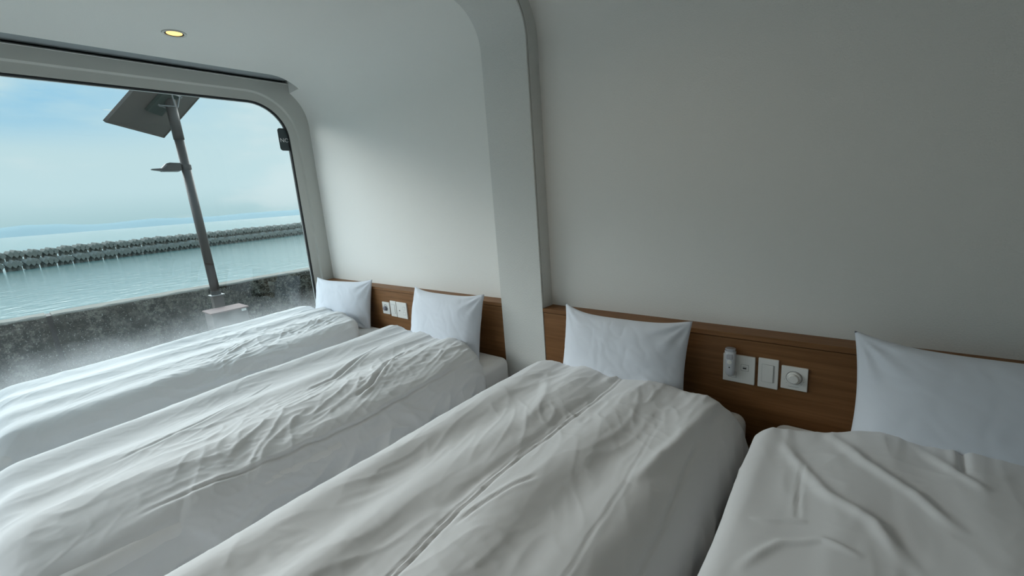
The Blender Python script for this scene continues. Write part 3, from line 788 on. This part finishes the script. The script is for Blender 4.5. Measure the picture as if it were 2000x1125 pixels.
def seawall(y0, y1, label, skew):
    bm = bmesh.new()
    ny = int((y1 - y0) / 0.12) + 2; zs = [0, -0.02, -0.06] + [-0.12 * k for k in range(1, 11)]
    rng = random.Random(int(y1 * 10)); rows = []
    for i in range(ny):
        y = y0 + (y1 - y0) * i / (ny - 1); rows.append([])
        def jit(s): return rng.uniform(-s, s)
        fx = -7.9 + jit(0.012)
        line = [(-8.26, GZ - H - 2.5), (-8.26, -1.012), (-8.23, -1.0 + jit(0.003)), (-7.925, -1.0 + jit(0.006)), (fx, -1.02 + jit(0.012))]
        line += [(-7.9 + jit(0.014), -1.0 + z) for z in (-0.12, -0.26, -0.4, -0.55, -0.7, -0.85, -1.0, -1.15, -1.36)]
        for x, z in line:
            rows[-1].append(bm.verts.new((x, y + skew * (z + 1.0), z + 1.0)))
    for a, b in zip(rows[:-1], rows[1:]):
        for j in range(len(a) - 1): bm.faces.new((a[j], b[j], b[j + 1], a[j + 1]))
    bm.faces.new(rows[0]); bm.faces.new(rows[-1][::-1])
    o = from_bm('seawall', bm, conc); o.location = (0, 0, H - 1.0)
    tag(o, label, 'seawall'); return o
seawall(-14, 0.185, 'mottled weathered concrete seawall section left of the dark vertical joint', 0.0)
seawall(0.235, 16, 'mottled weathered concrete seawall section running behind the street light pole', 0.0)

jo = bmesh.new(); box(jo, -8.24, -7.945, 0.186, 0.234, GZ - H + 1.0 - 2, -0.02)
joint = from_bm('joint_filler', jo, gasket_m); joint.parent = [o for o in COL.objects if o.name.startswith('seawall')][-1]

# solar street light
steel = mat('brown_grey_paint', (0.060, 0.050, 0.046), 0.5, var=(8, (0.085, 0.072, 0.066)), spec=0.4)
panel_back = mat('panel_backsheet', (0.085, 0.070, 0.060), 0.7, var=(2.5, (0.12, 0.10, 0.088)), spec=0.2)
panel_cell = mat('solar_cells', (0.012, 0.016, 0.035), 0.15)
alu = mat('aluminium', (0.22, 0.22, 0.22), 0.5, metal=0.3)
bracket_m = mat('bracket_green_grey', (0.035, 0.050, 0.042), 0.8, spec=0.1)
PX, PY = -7.20, 1.845
sl = thing('solar_street_light', 'tall brown-grey pole street light with a tilted solar panel, outside the window', 'street light', (PX, PY, GZ))
bm = bmesh.new(); cyl(bm, (PX, PY, H - 1.00), (PX, PY - 0.03, H + 1.10), 0.057, 0.054, 32); cyl(bm, (PX, PY - 0.03, H + 1.10), (PX, PY - 0.036, H + 1.60), 0.061, 0.061, 32)
reparent(from_bm('pole', bm, steel, smooth=False), sl)
for p in sl.children[-1:][0].data.polygons: p.use_smooth = len(p.vertices) == 4
bm = bmesh.new(); cyl(bm, (PX, PY, H - 1.040), (PX, PY, H - 0.985), 0.062, 0.062, 32); reparent(from_bm('pole_collar', bm, dark_m), sl)
bm = bmesh.new(); box(bm, PX - 0.085, PX + 0.085, PY - 0.085, PY + 0.085, H - 1.048, H - 1.036, 0.002); reparent(from_bm('flange', bm, alu), sl)
bm = bmesh.new(); box(bm, PX - 0.065, PX + 0.065, PY - 0.065, PY + 0.065, GZ, H - 1.048, 0.004); reparent(from_bm('base_post', bm, steel), sl)
# panel frame: low edge A-B, slope direction uphill
A_ = Vector((-7.0, 1.085, H + 1.225)); B_ = Vector((-7.95, 1.83, H + 1.225))
e1 = (B_ - A_).normalized(); hor = Vector((-e1.y, e1.x, 0)); 
if hor.x < 0: hor = -hor
e2 = (hor * math.cos(D2R(43)) + Vector((0, 0, 1)) * math.sin(D2R(43))).normalized()
e3 = e1.cross(e2)
if e3.z < 0: e3 = -e3
Lw, Lh = (B_ - A_).length, 1.25
def pm(o_): return Matrix((( e1.x, e2.x, e3.x, o_.x), (e1.y, e2.y, e3.y, o_.y), (e1.z, e2.z, e3.z, o_.z), (0, 0, 0, 1)))
bm = bmesh.new()
for (a, b, c, d) in ((0, Lw, 0, 0.022), (0, Lw, Lh - 0.022, Lh), (0, 0.022, 0, Lh), (Lw - 0.022, Lw, 0, Lh)): box(bm, a, b, c, d, 0, 0.035, 0.001, 1, pm(A_))
pnl = reparent(from_bm('solar_panel', bm, panel_back), sl)
bm = bmesh.new(); box(bm, 0.01, Lw - 0.01, 0.01, Lh - 0.01, 0.008, 0.024, 0, 1, pm(A_)); bs = from_bm('backsheet', bm, panel_back); bs.parent = pnl
bm = bmesh.new(); box(bm, 0.02, Lw - 0.02, 0.02, Lh - 0.02, 0.0245, 0.034, 0, 1, pm(A_)); bs = from_bm('cells', bm, panel_cell); bs.parent = pnl
cc = ((Vector((PX, PY - 0.036, 0)) - A_).dot(e1), )
ax_ = (Vector((PX, PY - .036, H + 1.60)) - A_).dot(e1); ay_ = (Vector((PX, PY - .036, H + 1.60)) - A_).dot(e2)
bm = bmesh.new(); box(bm, ax_ - 0.20, ax_ + 0.12, ay_ - 0.26, ay_ + 0.42, -0.035, 0.006, 0.003, 1, pm(A_)); reparent(from_bm('battery_box', bm, bracket_m), sl)
bm = bmesh.new()
def P3(a, b, c): return A_ + e1 * a + e2 * b + e3 * c
for s in (-1, 1):
    cyl(bm, P3(ax_ + 0.10 * s, ay_ - 0.12, -0.04), P3(ax_ + 0.03 * s, ay_ - 0.02, -0.14), 0.009, 0.009, 10)
    cyl(bm, P3(ax_ + 0.10 * s, ay_ + 0.10, -0.04), P3(ax_ + 0.03 * s, ay_ - 0.02, -0.14), 0.009, 0.009, 10)
cyl(bm, P3(ax_ - 0.12, ay_ - 0.12, -0.045), P3(ax_ + 0.12, ay_ - 0.12, -0.045), 0.009, 0.009, 10)
cyl(bm, P3(ax_ - 0.12, ay_ + 0.10, -0.045), P3(ax_ + 0.12, ay_ + 0.10, -0.045), 0.009, 0.009, 10)
for a, b in ((-0.12, -0.12), (0.12, -0.12), (-0.12, 0.10), (0.12, 0.10)): cyl(bm, P3(ax_ + a, ay_ + b, -0.06), P3(ax_ + a, ay_ + b, -0.03), 0.014, 0.014, 8)
reparent(from_bm('bracket', bm, alu), sl)
# lamp head on a short arm
lz = H + 0.742
bm = bmesh.new(); cyl(bm, (PX, PY - 0.02, lz), (PX - 0.01, PY - 0.16, lz + 0.004), 0.020, 0.020, 16); cyl(bm, (PX, PY - 0.02, lz - 0.03), (PX, PY - 0.02, lz + 0.03), 0.059, 0.059, 24)
reparent(from_bm('lamp_arm', bm, steel), sl)
def hl(y, wx, z0, z1):
    z0 = lz + (z0 - lz) * 1.5; z1 = lz + (z1 - lz) * 1.5
    return [(PX - wx, y, z0), (PX + wx, y, z0), (PX + wx, y, z0 * 0.3 + z1 * 0.7), (PX + wx * 0.7, y, z1), (PX - wx * 0.7, y, z1), (PX - wx, y, z0 * 0.3 + z1 * 0.7)]
bm = loftcap([hl(PY - 0.085, 0.05, lz - 0.030, lz + 0.034), hl(PY - 0.20, 0.075, lz - 0.032, lz + 0.036), hl(PY - 0.24, 0.08, lz - 0.032, lz + 0.028), hl(PY - 0.30, 0.07, lz - 0.032, lz - 0.012), hl(PY - 0.40, 0.035, lz - 0.024, lz - 0.016)])
reparent(from_bm('lamp_head', bm, steel), sl)
bm = bmesh.new(); box(bm, PX - 0.055, PX + 0.055, PY - 0.30, PY - 0.11, lz - 0.058, lz - 0.047, 0.002); reparent(from_bm('lamp_diffuser', bm, alu), sl)
# control cabinet in front of the pole foot
cb = thing('control_cabinet', 'low brown-grey metal box with a sloping lid at the foot of the street light', 'cabinet', (-6.93, 1.85, GZ))
bm = bmesh.new(); box(bm, -7.11, -6.765, 1.635, 2.065, GZ, H - 1.232, 0.003); reparent(from_bm('cabinet_body', bm, mat('cabinet_paint', (0.12, 0.105, 0.10), 0.5)), cb)
bm = bmesh.new(); box(bm, -7.13, -6.745, 1.615, 2.085, H - 1.232, H - 1.215, 0.003); reparent(from_bm('lid', bm, mat('lid_paint', (0.20, 0.13, 0.12), 0.8)), cb)
bm = bmesh.new(); box(bm, -6.7655, -6.763, 1.99, 2.05, H - 1.272, H - 1.238, 0.0); reparent(from_bm('name_label', bm, mat('label_white', (0.7, 0.7, 0.68), 0.5)), cb)

# breakwater of stacked concrete blocks
blk_m = mat('block_concrete', (0.27, 0.26, 0.235), 0.95, var=(1.6, (0.17, 0.165, 0.145)), bump=(8, 0.4, 0.03), spec=0.1)
def block_mesh():
    bm = bmesh.new()
    for cxx, s, zc in ((-0.40, 0.28, 0.0), (0.0, 0.34, 0.03), (0.40, 0.28, 0.0)):
        b = bmesh.new(); bmesh.ops.create_cube(b, size=1.0)
        for v in b.verts:
            k = 1.0 if v.co.y < 0 else 0.75
            x, z = v.co.x * s * 1.42 * k, v.co.z * s * 1.42 * k
            c = math.sqrt(0.5); X, Z = (x * c - z * c), (x * c + z * c)
            v.co = Vector((cxx + X * 1.0, v.co.y * 1.05, zc + Z * 1.35 + (0.10 if v.co.y > 0 else -0.12)))
        bmesh.ops.bevel(b, geom=b.edges[:], offset=0.035, segments=1, affect='EDGES')
        join(bm, b)
    box(bm, -0.60, 0.60, 0.02, 0.45, -0.80, 0.05, 0.05, 1)
    for sx in (-0.32, 0.32):     # legs
        cyl(bm, (sx * 0.9, 0.10, -0.15), (sx * 1.25, -0.05, -0.85), 0.25, 0.20, 6)
    cyl(bm, (0, 0.35, -0.2), (0, 0.45, -0.85), 0.28, 0.24, 6)
    bmesh.ops.recalc_face_normals(bm, faces=bm.faces[:])
    me = bpy.data.meshes.new('breakwater_block'); bm.to_mesh(me); bm.free(); me.materials.append(blk_m); return me
bmesh_ = block_mesh()
L0 = Vector((-68.6, -2.2)); L1 = Vector((-80.3, 38.0)); du_ = (L1 - L0).normalized(); back = Vector((-du_.y, du_.x))
if back.x > 0: back = -back
rng = random.Random(4)
ang0 = math.atan2(du_.y, du_.x)
nblk = int((L1 - L0).length / 1.38)
SEA = H - 3.55
for tier in (0, 1):
    for i in range(nblk):
        p = L0 + du_ * (i * 1.38 + (0.69 if tier else 0)) + back * (1.3 if tier else 0.0)
        o = bpy.data.objects.new('breakwater_block', bmesh_); COL.objects.link(o)
        o.location = (p.x, p.y, SEA + (1.70 if tier else 0.74) + rng.uniform(-0.05, 0.05))
        o.rotation_euler = (rng.uniform(-0.05, 0.05), rng.uniform(-0.05, 0.05), ang0 + rng.uniform(-0.06, 0.06))
        s = rng.uniform(0.96, 1.02); o.scale = (s, s, s)
        if tier: tag(o, 'grey zigzag-topped concrete block in the upper row of the sea breakwater', 'breakwater block', 'upper row of breakwater blocks')
        else: tag(o, 'dark zigzag-topped concrete block in the lower, waterline row of the breakwater', 'breakwater block', 'lower row of breakwater blocks')

# sea
def sea_mat():
    m = bpy.data.materials.new('sea_water'); m.use_nodes = True
    t = m.node_tree; b = t.nodes['Principled BSDF']
    b.inputs['Base Color'].default_value = (0.125, 0.215, 0.21, 1); b.inputs['Roughness'].default_value = 0.12; b.inputs['IOR'].default_value = 1.33
    tcn = t.nodes.new('ShaderNodeTexCoord')
    mp_ = t.nodes.new('ShaderNodeMapping'); mp_.inputs['Scale'].default_value = (0.9, 0.55, 1); t.links.new(tcn.outputs['Object'], mp_.inputs[0])
    n = t.nodes.new('ShaderNodeTexNoise'); n.inputs['Scale'].default_value = 1.6; n.inputs['Detail'].default_value = 5; n.inputs['Roughness'].default_value = 0.6
    t.links.new(mp_.outputs[0], n.inputs['Vector'])
    bn = t.nodes.new('ShaderNodeBump'); bn.inputs['Strength'].default_value = 0.35; bn.inputs['Distance'].default_value = 0.12
    t.links.new(n.outputs['Fac'], bn.inputs['Height']); t.links.new(bn.outputs[0], b.inputs['Normal'])
    return m
water = sea_mat()
S = 9000
so = obj('sea', [(-8.2, -S, SEA), (-8.2, S, SEA), (-S, S, SEA), (-S, -S, SEA)], [(0, 1, 2, 3)], water)
struct(so)

# far hills across the bay, azimuth (degrees from -X towards +Y) and height
hill_m = mat('hazy_hill', (0.295, 0.375, 0.40), 1.0, spec=0.0)  # distance haze is baked into this pale blue-grey colour
def hills():
    key = [(-30, 0.5), (-12, 0.7), (-4, 0.6), (0.3, 0.80), (2.7, 0.98), (5, 0.68), (6.7, 0.42), (9.8, 0.80), (14.9, 0.50), (19.7, 0.64), (24.2, 0.56), (32, 0.7), (45, 0.4)]
    P = make_perlin(8); D = 5200.0; v = []; f = []; n_ = 240
    az = np.linspace(-30, 45, n_); el = np.interp(az, [k[0] for k in key], [k[1] for k in key])
    el = np.convolve(np.pad(el, 6, 'edge'), np.ones(13) / 13, 'valid') + 0.05 * P(az * 0.9, az * 0 + 2.2)
    for a, e in zip(az, el):
        r = math.radians(a); hh = D * math.tan(math.radians(max(e, 0.05)))
        for dd, k in ((-500, 0.0), (-300, 0.45), (0, 1.0), (500, 0.0)):
            v.append((-(D + dd) * math.cos(r), (D + dd) * math.sin(r), H + hh * k if k > 0 else SEA - 1))
    for i in range(n_ - 1):
        for j in range(3): f.append((i * 4 + j, i * 4 + j + 1, (i + 1) * 4 + j + 1, (i + 1) * 4 + j))
    return struct(obj('hills', v, f, hill_m, smooth=True))
hills()

# daylight portal in the window opening (guides sky sampling only)
pl = bpy.data.lights.new('window_portal', 'AREA'); pl.shape = 'RECTANGLE'; pl.size = GY1 - GY0; pl.size_y = GZ1 - GZ0
pl.cycles.is_portal = True
po = bpy.data.objects.new('window_portal', pl); COL.objects.link(po)
pl2 = bpy.data.lights.new('added_opening_portal', 'AREA'); pl2.shape = 'RECTANGLE'; pl2.size = DX1 - DX0; pl2.size_y = 2.15; pl2.cycles.is_portal = True  # portal of the added fill-light opening
po2 = bpy.data.objects.new('added_opening_portal', pl2); COL.objects.link(po2)
po2.location = ((DX0 + DX1) / 2, Y_B - 0.02, 1.075); po2.rotation_euler = (D2R(90), 0, 0)
po.location = (-3.87, (GY0 + GY1) / 2, (GZ0 + GZ1) / 2); po.rotation_euler = (D2R(90), 0, D2R(-90))
